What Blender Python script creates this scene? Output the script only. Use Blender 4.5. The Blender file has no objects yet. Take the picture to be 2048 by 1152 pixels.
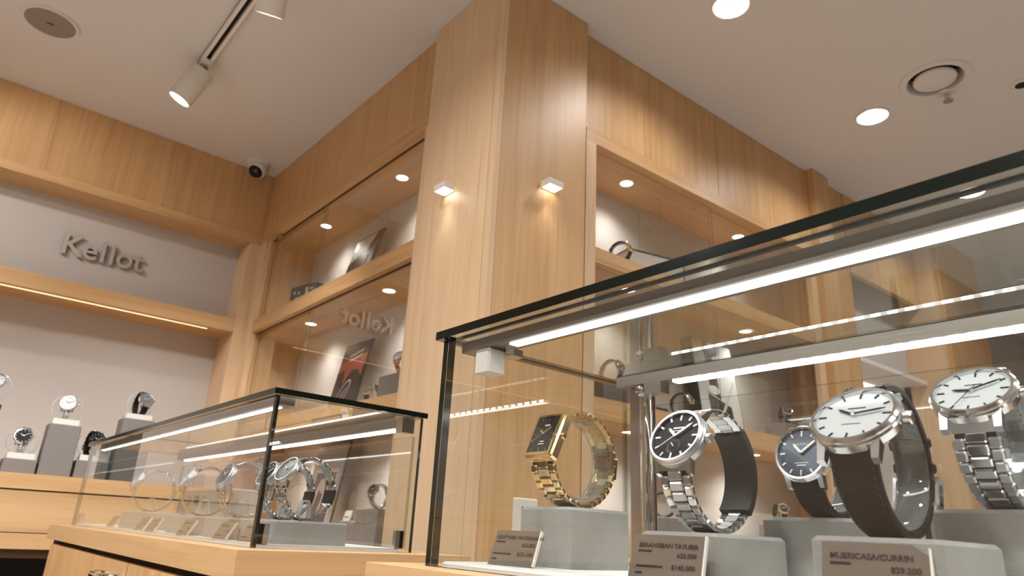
import bpy, bmesh, math, random
from mathutils import Vector, Matrix
random.seed(7)
S = bpy.context.scene
COL = S.collection
R = math.radians

# ------------------------------------------------------------------ camera
CAM_LOC = Vector((0, 0, 1.05))
F_PX, PITCH, ROLL, YAW = 1383.48, R(19.643), R(3.049), R(39.622)
def _ax(v):
    return Vector((v[0]*math.cos(YAW)+v[1]*math.sin(YAW), -v[0]*math.sin(YAW)+v[1]*math.cos(YAW), v[2]))
_fw = Vector((0, math.cos(PITCH), math.sin(PITCH))); _up = Vector((0, -math.sin(PITCH), math.cos(PITCH))); _rt = Vector((1, 0, 0))
RT = _ax(_rt*math.cos(ROLL)+_up*math.sin(ROLL)); UP = _ax(-_rt*math.sin(ROLL)+_up*math.cos(ROLL)); FW = _ax(_fw)
cam = bpy.data.cameras.new('camera'); camo = bpy.data.objects.new('camera', cam); COL.objects.link(camo)
cam.sensor_width = 36; cam.lens = F_PX/2048*36; cam.clip_start = .01
M = Matrix((RT, UP, -FW)).transposed().to_4x4(); M.translation = CAM_LOC
camo.matrix_world = M
cam.dof.use_dof = True; cam.dof.focus_distance = .66; cam.dof.aperture_fstop = 14.0
S.camera = camo

# ------------------------------------------------------------------ world, view
W = bpy.data.worlds.new('world'); S.world = W; W.use_nodes = True
W.node_tree.nodes['Background'].inputs[0].default_value = (1, .86, .72, 1)
W.node_tree.nodes['Background'].inputs[1].default_value = .05
S.view_settings.view_transform = 'Standard'; S.view_settings.look = 'None'
S.view_settings.gamma = 1; S.view_settings.use_curve_mapping = False
S.view_settings.exposure = 0.0
cy = S.cycles
cy.use_denoising = True; cy.max_bounces = 8; cy.diffuse_bounces = 4; cy.glossy_bounces = 4
cy.transparent_max_bounces = 28; cy.sample_clamp_indirect = 4; cy.caustics_reflective = False; cy.caustics_refractive = False
K_SPOT = 1.0      # overall lamp power

# ------------------------------------------------------------------ materials
MATS = {}
def _new(name):
    m = bpy.data.materials.new(name); m.use_nodes = True
    return m, m.node_tree.nodes, m.node_tree.links, m.node_tree.nodes['Principled BSDF']
def lin(c):
    return tuple(((v/255)/12.92 if v/255 <= .04045 else ((v/255+.055)/1.055)**2.4) for v in c)+(1,)
def plain(name, rgb, rough=.5, metal=0., spec=.5, bump=0., bscale=200, coat=0.):
    m, n, l, b = _new(name)
    b.inputs['Base Color'].default_value = lin(rgb); b.inputs['Roughness'].default_value = rough
    b.inputs['Metallic'].default_value = metal; b.inputs['Specular IOR Level'].default_value = spec
    b.inputs['Coat Weight'].default_value = coat
    tc = n.new('ShaderNodeTexCoord'); no = n.new('ShaderNodeTexNoise'); no.inputs['Scale'].default_value = bscale; no.inputs['Detail'].default_value = 3
    l.new(tc.outputs['Object'], no.inputs['Vector'])
    mx = n.new('ShaderNodeMix'); mx.data_type = 'RGBA'; mx.blend_type = 'MULTIPLY'; mx.inputs[0].default_value = .12 if bump else .03
    mx.inputs[6].default_value = lin(rgb); l.new(no.outputs['Fac'], mx.inputs[7]); l.new(mx.outputs[2], b.inputs['Base Color'])
    if bump:
        bu = n.new('ShaderNodeBump'); bu.inputs['Strength'].default_value = bump; bu.inputs['Distance'].default_value = .001
        l.new(no.outputs['Fac'], bu.inputs['Height']); l.new(bu.outputs['Normal'], b.inputs['Normal'])
    MATS[name] = m; return m
def brushed(name, rgb, rough=.3, axis=0):
    m, n, l, b = _new(name)
    b.inputs['Metallic'].default_value = 1; b.inputs['Roughness'].default_value = rough; b.inputs['Base Color'].default_value = lin(rgb)
    tc = n.new('ShaderNodeTexCoord'); mp = n.new('ShaderNodeMapping'); sc = [900, 900, 900]; sc[axis] = 12; mp.inputs['Scale'].default_value = sc
    no = n.new('ShaderNodeTexNoise'); no.inputs['Scale'].default_value = 1; no.inputs['Detail'].default_value = 2
    l.new(tc.outputs['Object'], mp.inputs['Vector']); l.new(mp.outputs['Vector'], no.inputs['Vector'])
    mr = n.new('ShaderNodeMapRange'); mr.inputs['To Min'].default_value = rough*.75; mr.inputs['To Max'].default_value = rough*1.4
    l.new(no.outputs['Fac'], mr.inputs['Value']); l.new(mr.outputs['Result'], b.inputs['Roughness'])
    MATS[name] = m; return m
def wood(name, axis, light=(214, 168, 118), dark=(176, 124, 74), scale=1., rough=.44, cathedral=0., off=(0, 0, 0)):
    m, n, l, b = _new(name)
    tc = n.new('ShaderNodeTexCoord'); mp = n.new('ShaderNodeMapping')
    s = [9*scale]*3; s[axis] = .35*scale; mp.inputs['Scale'].default_value = s; mp.inputs['Location'].default_value = off
    l.new(tc.outputs['Object'], mp.inputs['Vector'])
    a = n.new('ShaderNodeTexNoise'); a.inputs['Scale'].default_value = 2.2; a.inputs['Detail'].default_value = 5; a.inputs['Roughness'].default_value = .62; a.inputs['Distortion'].default_value = 1.2
    l.new(mp.outputs['Vector'], a.inputs['Vector'])
    mp2 = n.new('ShaderNodeMapping'); s2 = [230]*3; s2[axis] = 5; mp2.inputs['Scale'].default_value = s2
    l.new(tc.outputs['Object'], mp2.inputs['Vector'])
    g = n.new('ShaderNodeTexNoise'); g.inputs['Scale'].default_value = 1; g.inputs['Detail'].default_value = 3; l.new(mp2.outputs['Vector'], g.inputs['Vector'])
    # growth-ring figure
    wv = n.new('ShaderNodeTexWave'); wv.wave_type = 'BANDS'; wv.bands_direction = 'XYZ'[(axis+1) % 3]
    wv.bands_direction = {0: 'Z', 1: 'Z', 2: 'X'}[axis]
    wv.inputs['Scale'].default_value = .55; wv.inputs['Distortion'].default_value = 9+6*cathedral; wv.inputs['Detail'].default_value = 2.5; wv.inputs['Detail Scale'].default_value = .7
    l.new(mp.outputs['Vector'], wv.inputs['Vector'])
    ad = n.new('ShaderNodeMath'); ad.operation = 'MULTIPLY_ADD'; ad.inputs[1].default_value = .07+.3*cathedral; l.new(wv.outputs['Fac'], ad.inputs[0]); l.new(a.outputs['Fac'], ad.inputs[2])
    ad2 = n.new('ShaderNodeMath'); ad2.operation = 'MULTIPLY_ADD'; ad2.inputs[1].default_value = .34; l.new(g.outputs['Fac'], ad2.inputs[0]); l.new(ad.outputs[0], ad2.inputs[2])
    r = n.new('ShaderNodeValToRGB'); e = r.color_ramp.elements
    e[0].position = .30; e[0].color = lin(dark); e[1].position = 1.0; e[1].color = lin(light)
    l.new(ad2.outputs[0], r.inputs['Fac'])
    mp3 = n.new('ShaderNodeMapping'); s3 = [26*scale]*3; s3[axis] = 1.5*scale; mp3.inputs['Scale'].default_value = s3; mp3.inputs['Location'].default_value = off; l.new(tc.outputs['Object'], mp3.inputs['Vector'])
    k = n.new('ShaderNodeTexNoise'); k.inputs['Scale'].default_value = 1; k.inputs['Detail'].default_value = 4; k.inputs['Distortion'].default_value = 1.5; l.new(mp3.outputs['Vector'], k.inputs['Vector'])
    mk = n.new('ShaderNodeMapRange'); mk.inputs['From Min'].default_value = .60; mk.inputs['From Max'].default_value = .78; mk.inputs['To Max'].default_value = .45; l.new(k.outputs['Fac'], mk.inputs['Value'])
    sk_ = n.new('ShaderNodeMix'); sk_.data_type = 'RGBA'; sk_.blend_type = 'MULTIPLY'; sk_.inputs[7].default_value = lin((205, 165, 120)); l.new(mk.outputs['Result'], sk_.inputs[0]); l.new(r.outputs['Color'], sk_.inputs[6])
    l.new(sk_.outputs[2], b.inputs['Base Color'])
    b.inputs['Roughness'].default_value = rough; b.inputs['Specular IOR Level'].default_value = .45
    bu = n.new('ShaderNodeBump'); bu.inputs['Strength'].default_value = .12; bu.inputs['Distance'].default_value = .0008
    l.new(g.outputs['Fac'], bu.inputs['Height']); l.new(bu.outputs['Normal'], b.inputs['Normal'])
    MATS[name] = m; return m
def emit(name, rgb, strength):
    m, n, l, b = _new(name)
    b.inputs['Base Color'].default_value = lin(rgb); b.inputs['Emission Color'].default_value = lin(rgb); b.inputs['Emission Strength'].default_value = strength
    MATS[name] = m; return m
def clear(name, tint=(240, 246, 243), f0=.04, haze=0.0, rough=0.0):
    """thin clear pane: Schlick reflection over straight transmission"""
    m, n, l, b = _new(name); n.remove(b); out = n['Material Output']
    ge = n.new('ShaderNodeNewGeometry'); dp = n.new('ShaderNodeVectorMath'); dp.operation = 'DOT_PRODUCT'
    l.new(ge.outputs['Normal'], dp.inputs[0]); l.new(ge.outputs['Incoming'], dp.inputs[1])
    ab = n.new('ShaderNodeMath'); ab.operation = 'ABSOLUTE'; l.new(dp.outputs['Value'], ab.inputs[0])
    om = n.new('ShaderNodeMath'); om.operation = 'SUBTRACT'; om.inputs[0].default_value = 1; l.new(ab.outputs[0], om.inputs[1])
    pw = n.new('ShaderNodeMath'); pw.operation = 'POWER'; pw.inputs[1].default_value = 5; l.new(om.outputs[0], pw.inputs[0])
    ma = n.new('ShaderNodeMath'); ma.operation = 'MULTIPLY_ADD'; ma.inputs[1].default_value = 1-f0; ma.inputs[2].default_value = f0; l.new(pw.outputs[0], ma.inputs[0]); ma.use_clamp = True
    # both surfaces of the thin sheet are counted on the face the ray meets first: 2F/(1+F); the far face only transmits
    a1 = n.new('ShaderNodeMath'); a1.operation = 'ADD'; a1.inputs[1].default_value = 1; l.new(ma.outputs[0], a1.inputs[0])
    a2 = n.new('ShaderNodeMath'); a2.operation = 'DIVIDE'; l.new(ma.outputs[0], a2.inputs[0]); l.new(a1.outputs[0], a2.inputs[1])
    a4 = n.new('ShaderNodeMath'); a4.operation = 'SUBTRACT'; a4.inputs[0].default_value = 1; l.new(ge.outputs['Backfacing'], a4.inputs[1])
    a5 = n.new('ShaderNodeMath'); a5.operation = 'MULTIPLY'; l.new(a4.outputs[0], a5.inputs[0]); a5.inputs[1].default_value = 2
    ma2 = n.new('ShaderNodeMath'); ma2.operation = 'MULTIPLY'; l.new(a2.outputs[0], ma2.inputs[0]); l.new(a5.outputs[0], ma2.inputs[1]); ma = ma2
    tr = n.new('ShaderNodeBsdfTransparent'); tr.inputs[0].default_value = lin(tint)
    gl = n.new('ShaderNodeBsdfGlossy'); gl.inputs['Roughness'].default_value = rough; gl.inputs[0].default_value = (1, 1, 1, 1)
    mx = n.new('ShaderNodeMixShader'); l.new(ma.outputs[0], mx.inputs[0]); l.new(tr.outputs[0], mx.inputs[1]); l.new(gl.outputs[0], mx.inputs[2])
    last = mx
    if haze:
        df = n.new('ShaderNodeBsdfDiffuse'); df.inputs[0].default_value = (.9, .9, .9, 1); m2 = n.new('ShaderNodeMixShader'); m2.inputs[0].default_value = haze
        l.new(mx.outputs[0], m2.inputs[1]); l.new(df.outputs[0], m2.inputs[2]); last = m2
    l.new(last.outputs[0], out.inputs['Surface'])
    MATS[name] = m; return m

WL, WD = (216, 176, 128), (182, 136, 87)
wood('wood_z', 2, WL, WD); wood('wood_y', 1, WL, WD, off=(3, 1, 2)); wood('wood_x', 0, WL, WD, off=(1, 4, 0))
wood('wood_pale', 2, (230, 200, 164), (208, 172, 132), off=(5, 2, 0))
wood('wood_figure_x', 0, (206, 170, 126), (172, 132, 88), scale=.8, cathedral=1)
wood('wood_counter_y', 1, (206, 170, 126), (182, 142, 98), scale=1.4)
wood('wood_counter_x', 0, (212, 174, 128), (182, 140, 94), scale=1.4)
plain('ceiling_paint', (218, 214, 212), .85, bump=.15, bscale=160)
plain('wall_paint', (210, 202, 194), .85, bump=.1, bscale=160)
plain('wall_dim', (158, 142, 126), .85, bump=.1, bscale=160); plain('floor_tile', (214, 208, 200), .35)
plain('fabric_panel', (204, 197, 192), .9, bump=.5, bscale=420)
plain('fabric_panel_warm', (216, 208, 200), .9, bump=.5, bscale=420)
plain('dark_void', (30, 24, 20), .9); plain('seam', (84, 58, 36), .8)  # dark_void: shade inside hollows and gaps, put into the colour
plain('white_paint', (236, 232, 226), .5); plain('white_metal', (226, 220, 212), .4)
plain('deck_white', (232, 230, 226), .6, bump=.1)
plain('grey_fabric', (156, 154, 151), .9, bump=.5, bscale=900); plain('grey_warm', (134, 128, 125), .9, bump=.4, bscale=700)
plain('black_block', (24, 22, 22), .5); plain('black_gloss', (12, 12, 13), .15); plain('black_matte', (26, 26, 27), .6)
plain('tag_paper', (112, 98, 87), .8, bump=.1); plain('ink', (42, 34, 30), .9); plain('white_print', (226, 222, 216), .7)  # tag_paper is darkened; the cards' shade is put into its colour
plain('tag_white', (226, 222, 214), .6)
plain('leather_black', (26, 23, 22), .5, spec=.2, bump=.5, bscale=700); plain('leather_brown', (34, 19, 16), .45, spec=.2, bump=.5, bscale=700); plain('leather_navy', (34, 36, 66), .5, spec=.2, bump=.4, bscale=700)
plain('leather_tan', (120, 84, 66), .6, bump=.4, bscale=700); plain('stitch', (64, 46, 38), .8)
plain('dial_black', (12, 13, 15), .5, spec=.2); plain('dial_white', (206, 208, 210), .4); plain('dial_slate', (84, 92, 104), .3, metal=.3); plain('dial_grey', (120, 120, 122), .3, metal=.4)
plain('marker_white', (236, 236, 234), .4)
brushed('steel_brushed', (190, 186, 180), .3, 1); brushed('aluminium', (158, 152, 146), .42, 1)
plain('steel', (214, 214, 216), .16, metal=1); plain('chrome', (225, 224, 222), .05, metal=1); plain('steel_satin', (196, 197, 200), .32, metal=1)
plain('gold', (240, 214, 166), .18, metal=1); plain('gold_satin', (214, 184, 132), .32, metal=1); plain('steel_dark', (60, 58, 58), .3, metal=1)
plain('rose', (206, 160, 128), .2, metal=1); plain('blue_steel', (40, 48, 66), .25, metal=.6)
brushed('sign_metal', (214, 208, 200), .42, 0)
plain('poster_dark', (62, 48, 44), .25); plain('poster_red', (150, 62, 48), .3); plain('poster_white', (222, 220, 218), .4); plain('poster_grey', (168, 160, 158), .35)
plain('poster_plum', (86, 66, 78), .4); plain('poster_black', (20, 17, 17), .2); plain('poster_pale', (206, 198, 192), .35); plain('poster_orange', (196, 104, 76), .35)
clear('glass', (251, 252, 251)); clear('glass_top', (248, 251, 249)); clear('acrylic', (238, 241, 241), f0=.07, haze=.055, rough=.03); clear('acrylic_rim', (236, 238, 238), f0=.10, haze=.35, rough=.05); clear('crystal', (250, 250, 250), f0=.035)
plain('glass_edge', (9, 19, 16), .12); clear('glass_edge_pale', (214, 222, 218), f0=.12)
plain('lens_black', (10, 9, 9), .06); clear('dome_clear', (190, 180, 172), f0=.06)
emit('led', (255, 253, 251), 10.0); emit('led_diffuser', (255, 253, 251), 1.15); emit('led_diode', (255, 252, 246), 34.0); emit('led_warm', (255, 226, 178), 1.3); emit('lamp_disc', (255, 244, 226), 9.0); emit('down_disc', (255, 250, 242), 2.2)
emit('sconce_glow', (255, 248, 236), 8.0); emit('spot_disc', (255, 250, 240), 5.0)

# ------------------------------------------------------------------ mesh helpers
class MB:
    def __init__(s): s.v = []; s.f = []; s.m = []
    def add(s, vs, fs, mat=0, X=None):
        o = len(s.v); s.v += [tuple(X @ Vector(v)) if X else tuple(v) for v in vs]
        s.f += [tuple(i+o for i in f) for f in fs]; s.m += [mat]*len(fs); return s
    def box(s, a, b, mat=0, X=None):
        x0, y0, z0 = [min(p, q) for p, q in zip(a, b)]; x1, y1, z1 = [max(p, q) for p, q in zip(a, b)]
        vs = [(x0, y0, z0), (x1, y0, z0), (x1, y1, z0), (x0, y1, z0), (x0, y0, z1), (x1, y0, z1), (x1, y1, z1), (x0, y1, z1)]
        return s.add(vs, [(3, 2, 1, 0), (4, 5, 6, 7), (0, 1, 5, 4), (1, 2, 6, 5), (2, 3, 7, 6), (3, 0, 4, 7)], mat, X)
    def pane(s, a, b, axis, X=None):
        """glass sheet: two large faces slot 0, four edges slot 1"""
        o = len(s.m); s.box(a, b, 1, X)
        big = {2: (0, 1), 1: (2, 4), 0: (3, 5)}[axis]
        for k in big: s.m[o+k] = 0
        return s
    def retag(s, k, mat): s.m[k] = mat; return s
    def cham(s, a, b, c, mat=0, X=None):
        """box with all edges along z-top and vertical chamfered by c"""
        x0, y0, z0 = a; x1, y1, z1 = b
        def ring(x0, y0, x1, y1, k, z): return [(x0+k, y0, z), (x1-k, y0, z), (x1, y0+k, z), (x1, y1-k, z), (x1-k, y1, z), (x0+k, y1, z), (x0, y1-k, z), (x0, y0+k, z)]
        vs = ring(x0, y0, x1, y1, c, z0)+ring(x0, y0, x1, y1, c, z1-c)+ring(x0+c, y0+c, x1-c, y1-c, c*.6, z1)
        fs = [tuple(range(7, -1, -1)), tuple(range(16, 24))]
        for r in (0, 8):
            for i in range(8): j = (i+1) % 8; fs.append((r+i, r+j, r+8+j, r+8+i))
        return s.add(vs, fs, mat, X)
    def lathe(s, prof, seg=32, mat=0, X=None, mod=None, close=False):
        vs = []; fs = []
        n = len(prof)
        for k in range(seg):
            a = 2*math.pi*k/seg
            for (r, z) in prof:
                q = r*(mod(k) if mod and r > 0 else 1); vs.append((q*math.cos(a), q*math.sin(a), z))
        for k in range(seg):
            k2 = (k+1) % seg
            for i in range(n-1 if not close else n):
                i2 = (i+1) % n
                fs.append((k*n+i, k2*n+i, k2*n+i2, k*n+i2))
        s.add(vs, fs, mat, X)
        return s
    def disc(s, r, z=0, seg=32, mat=0, X=None, flip=False):
        vs = [(r*math.cos(2*math.pi*k/seg), r*math.sin(2*math.pi*k/seg), z) for k in range(seg)]
        f = tuple(range(seg)); return s.add(vs, [f[::-1] if flip else f], mat, X)
    def poly(s, pts, z0, z1, mat=0, X=None):
        n = len(pts); vs = [(x, y, z0) for x, y in pts]+[(x, y, z1) for x, y in pts]
        fs = [tuple(range(n-1, -1, -1)), tuple(range(n, 2*n))]+[(i, (i+1) % n, n+(i+1) % n, n+i) for i in range(n)]
        return s.add(vs, fs, mat, X)
    def tube(s, pts, r, seg=8, mat=0, X=None):
        pts = [Vector(p) for p in pts]; vs = []; fs = []; prev = None
        for i, p in enumerate(pts):
            t = (pts[min(i+1, len(pts)-1)]-pts[max(i-1, 0)]).normalized()
            u = (prev-t*prev.dot(t)) if prev else t.orthogonal()
            u.normalize(); prev = u; w = t.cross(u)
            for k in range(seg): a = 2*math.pi*k/seg; vs.append(tuple(p+u*r*math.cos(a)+w*r*math.sin(a)))
        for i in range(len(pts)-1):
            for k in range(seg): k2 = (k+1) % seg; fs.append((i*seg+k, i*seg+k2, (i+1)*seg+k2, (i+1)*seg+k))
        fs.append(tuple(range(seg-1, -1, -1))); fs.append(tuple((len(pts)-1)*seg+k for k in range(seg)))
        return s.add(vs, fs, mat, X)
    def mesh(s, name, mats, smooth=False):
        me = bpy.data.meshes.new(name); me.from_pydata(s.v, [], s.f)
        for m in (mats if isinstance(mats, (list, tuple)) else [mats]): me.materials.append(MATS[m] if isinstance(m, str) else m)
        me.polygons.foreach_set('material_index', s.m)
        if smooth:
            me.polygons.foreach_set('use_smooth', [True]*len(me.polygons)); me.update()
            try: me.set_sharp_from_angle(angle=R(35))
            except Exception: pass
        me.update(); return me
def link(name, me, parent=None, X=None):
    o = bpy.data.objects.new(name, me); COL.objects.link(o)
    if parent: o.parent = parent
    if X is not None: o.matrix_basis = X
    return o
def obj(name, mb, mats, parent=None, X=None, smooth=False): return link(name, mb.mesh(name, mats, smooth), parent, X)
def empty(name, X=None, parent=None):
    o = bpy.data.objects.new(name, None); o.empty_display_size = .02; COL.objects.link(o)
    if X is not None: o.matrix_basis = X if isinstance(X, Matrix) else Matrix.Translation(X)
    if parent: o.parent = parent
    return o
def tag(o, label, cat, group=None):
    o['label'] = label; o['category'] = cat
    if group: o['group'] = group
    return o
def struct(o, label=None):
    o['kind'] = 'structure'
    if label: o['label'] = label
    return o
def B(a, b): return MB().box(a, b)
def T(x, y, z): return Matrix.Translation((x, y, z))
def RZ(d): return Matrix.Rotation(R(d), 4, 'Z')
def RX(d): return Matrix.Rotation(R(d), 4, 'X')
def RY(d): return Matrix.Rotation(R(d), 4, 'Y')
def text_mesh(body, size, extrude=0., mat='ink', offset=0., align='LEFT', spacing=1.):
    cu = bpy.data.curves.new('lettering', 'FONT'); cu.body = body; cu.size = size; cu.extrude = extrude; cu.offset = offset; cu.align_x = align; cu.space_character = spacing
    cu.resolution_u = 3; o = bpy.data.objects.new('lettering', cu); COL.objects.link(o)
    dg = bpy.context.evaluated_depsgraph_get(); me = bpy.data.meshes.new_from_object(o.evaluated_get(dg))
    bpy.data.objects.remove(o); bpy.data.curves.remove(cu)
    me.materials.clear(); me.materials.append(MATS[mat]); return me
def spot(name, parent, X, power, angle=110, blend=.6, size=.03, col=(1, .98, .95)):
    li = bpy.data.lights.new(name, 'SPOT'); li.energy = power*K_SPOT; li.spot_size = R(angle); li.spot_blend = blend; li.shadow_soft_size = size; li.color = col
    o = bpy.data.objects.new(name, li); COL.objects.link(o); o.parent = parent; o.matrix_basis = X; return o

# ================================================================== SETTING
ZC = 2.65
WRo = (1.376, 1.335, 0); WR = T(*WRo) @ RZ(-2.5)       # frame of the right-hand wall: x along it, y into it
def wr(u, off, z): return WR @ Vector((u, off, z))
struct(obj('floor', B((-3, -3, -.05), (8.2, 4.2, 0)), 'floor_tile'))
# ceiling with real holes for its recessed fittings
DOWN = [(1.600, .930), (2.503, .888), (3.42, .84), (.22, 1.10), (.22, -.05), (-.85, 1.75), (-.85, .60), (-.85, -.55), (.70, -1.15), (1.75, -.15), (2.7, -.2), (1.75, -1.2), (4.6, -.3), (-1.9, 1.9), (-1.9, .3)]  # downlights in view come first, the rest are added for fill
VENT = (2.428, .640)
ce = obj('ceiling_slab', B((-3, -3, ZC), (8.2, 4.2, ZC+.2)), 'ceiling_paint')
cut = MB()
for x, y in DOWN: cut.poly([(x+.056*math.cos(k*math.pi/20), y+.056*math.sin(k*math.pi/20)) for k in range(40)], ZC-.05, ZC+.09)
cut.poly([(VENT[0]+.088*math.cos(k*math.pi/20), VENT[1]+.088*math.sin(k*math.pi/20)) for k in range(40)], ZC-.05, ZC+.06)
cu = obj('cutter', cut, 'ceiling_paint')
md = ce.modifiers.new('b', 'BOOLEAN'); md.operation = 'DIFFERENCE'; md.object = cu; md.solver = 'EXACT'
me = bpy.data.meshes.new_from_object(ce.evaluated_get(bpy.context.evaluated_depsgraph_get()))
bpy.data.objects.remove(ce); bpy.data.objects.remove(cu)
struct(link('ceiling', me))
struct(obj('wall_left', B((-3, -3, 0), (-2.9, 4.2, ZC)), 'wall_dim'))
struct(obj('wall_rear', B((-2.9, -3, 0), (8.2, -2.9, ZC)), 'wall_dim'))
struct(obj('wall_far_right', B((8.1, -2.9, 0), (8.2, 4.2, ZC)), 'wall_paint'))
struct(obj('wall_back', B((-2.9, 3.34, 0), (1.6, 3.44, ZC)), 'wall_paint'))
struct(obj('wall_middle', B((1.30, 1.72, 0), (1.38, 3.34, ZC)), 'wall_paint'))
wv = struct(empty('wall_right', WR)); obj('wall_core', B((.0, .28, 0), (1.60, .40, ZC)), 'wall_paint', wv)

# ---- corner column
cc = struct(empty('wall_column', (0, 0, 0)))
def face_y(x): return 1.3105-(x-1.0)*.0437
core = MB().poly([(1.004, 1.674), (1.004, 1.316), (1.337, 1.3005), (1.337, 1.62), (1.29, 1.674)], 0, ZC)
obj('core', core, 'seam', cc)
obj('face_panel', B((1.0, 1.3375, .0), (1.010, 1.6745, ZC-.001)), 'wood_pale', cc)
obj('face_panel', MB().poly([(1.0, 1.336), (1.0, face_y(1.0)), (1.018, face_y(1.018)), (1.018, 1.336)], 0, ZC-.001), 'wood_pale', cc)
obj('face_panel', MB().poly([(1.0192, face_y(1.0192)), (1.3365, face_y(1.3365)), (1.3365, face_y(1.3365)+.012), (1.0192, face_y(1.0192)+.012)], 0, ZC-.001), 'wood_z', cc)

# ================================================================== WALL DISPLAYS
def lamp_puck(parent, x, y, z, power=6.0, r=.022, angle=140):
    X = T(x, y, z)
    rg = obj('lamp_ring', MB().lathe([(r, 0), (r+.007, 0), (r+.006, -.0035), (r, -.003)], 32, close=True), 'white_metal', parent, X, True)
    obj('lamp_lens', MB().disc(r, -.0015, 32, flip=True), 'lamp_disc', rg)
    spot('lamp', rg, T(0, 0, -.012), power, angle, 1.0, .03)

# ---- sign wall (left)
YK = 3.11
kd = tag(empty('wall_display_unit', (0, 0, 0)), 'oak wall display with metal sign panel, lit shelf and watch counter, left wall', 'display unit')
obj('fascia_panel', B((-2.9, YK, 2.325), (1.05, YK+.02, ZC-.001)), 'wood_z', kd)
obj('fascia_rail', B((-2.9, YK-.004, 2.285), (1.0295, YK+.02, 2.3245)), 'wood_x', kd)
obj('soffit', B((-2.9, YK+.02, 2.285), (.967, YK+.145, 2.30)), 'wood_x', kd)
obj('sign_panel', B((-2.9, YK+.145, 1.90), (.99, YK+.16, 2.30)), 'fabric_panel', kd)
sh = obj('shelf', B((-2.9, YK, 1.845), (.967, YK+.20, 1.905)), 'wood_x', kd)
ls = obj('light_channel', B((-2.9, YK+.022, 1.8435), (.865, YK+.042, 1.8455)), 'white_metal', sh)
obj('led_strip', B((-2.9, YK+.025, 1.8425), (.863, YK+.039, 1.8434)), 'led_warm', ls)
obj('back_panel', B((-2.9, YK+.20, 1.10), (.99, YK+.215, 1.86)), 'fabric_panel', kd)
obj('post', B((.967, YK, 1.10), (1.03, YK+.21, 2.284)), 'wood_pale', kd)
# watch counter below
YC = 2.85
ck = tag(empty('wall_counter', (0, 0, 0)), 'long oak counter with figured drawer front under the metal sign wall', 'counter')
obj('top_board', B((-2.9, YC, 1.113), (1.0, YK+.19, 1.1620)), 'wood_counter_x', ck)
obj('drawer_front', B((-2.9, YC+.002, .979), (.97, YC+.02, 1.108)), 'wood_figure_x', ck)
obj('drawer_gap', B((-2.9, YC+.02, .9), (.97, YC+.03, 1.113)), 'seam', ck)
obj('rail', B((-2.9, YC+.002, .928), (.97, YC+.02, .976)), 'wood_counter_x', ck)
obj('toe_panel', B((-2.9, YC+.20, 0), (.97, YC+.22, .93)), 'dark_void', ck)  # near-black board; the shade under the counter is in its colour
for px in (.20, .80): obj('toe_divider', B((px, YC+.15, 0), (px+.02, YC+.2, .93)), 'dark_void', ck)

# ---- middle wall display
XM = 1.025; XB = 1.265
md_ = tag(empty('wall_display_cabinet', (0, 0, 0)), 'oak niche cabinet with sliding glass between the corner and the column', 'display cabinet')
Y0, Y1 = 1.719, 3.05
obj('fascia_panel', B((XM, 1.676, 2.352), (XM+.02, YK, ZC-.001)), 'wood_z', md_)
obj('header', B((XM-.006, 1.678, 2.30), (XM+.02, YK, 2.3505)), 'wood_y', md_)
obj('stile', B((XM-.006, 1.678, .1), (XM+.02, Y0, 2.2995)), 'wood_pale', md_)
obj('stile', B((XM-.004, Y1, .1), (XM+.02, YK-.001, 2.2995)), 'wood_pale', md_)
obj('side_panel', B((XM+.02, Y1, .1), (XB, Y1+.03, 2.33)), 'wood_z', md_)
obj('side_panel', B((XM+.02, Y0-.03, .1), (XB, Y0, 2.33)), 'wood_z', md_)
for n_, (z0, z1) in enumerate(((2.3, 2.33), (1.847, 1.9065), (1.362, 1.4225))):
    s_ = obj('shelf' if n_ else 'soffit', B((XM+.02 if n_ == 0 else XM+.004, Y0, z0), (XB, Y1, z1)), 'wood_y', md_)
    obj('track', B((XM+.026, Y0, z0-.002), (XM+.036, Y1, z0)), 'seam', s_)
    for y in (2.07, 2.70): lamp_puck(md_, 1.148, y, z0)
for z0, z1 in ((1.9065, 2.3), (1.4225, 1.847), (.60, 1.362)):
    obj('back_panel', B((XB, Y0-.02, z0-.02), (XB+.015, 2.358, z1+.02)), 'fabric_panel_warm', md_)
    obj('back_panel', B((XB, 2.361, z0-.02), (XB+.015, Y1+.02, z1+.02)), 'fabric_panel_warm', md_)
    if z0 > 1:
        obj('sliding_door', MB().pane((XM+.028, Y0, z0), (XM+.032, 2.515, z1-.003), 0), ['glass', 'glass_edge_pale'], md_)
        obj('sliding_door', MB().pane((XM+.040, 2.512, z0), (XM+.044, Y1, z1-.003), 0), ['glass', 'glass_edge_pale'], md_)
obj('bottom_board', B((XM+.004, Y0, .95), (XB, Y1, 1.0)), 'wood_y', md_)
obj('base_panel', B((XM, Y0, .1), (XM+.02, Y1, .95)), 'wood_z', md_)
hb = obj('door_catch', B((XM+.01, 2.93, 2.286), (XM+.03, 2.985, 2.2995)), 'chrome', md_)

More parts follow.
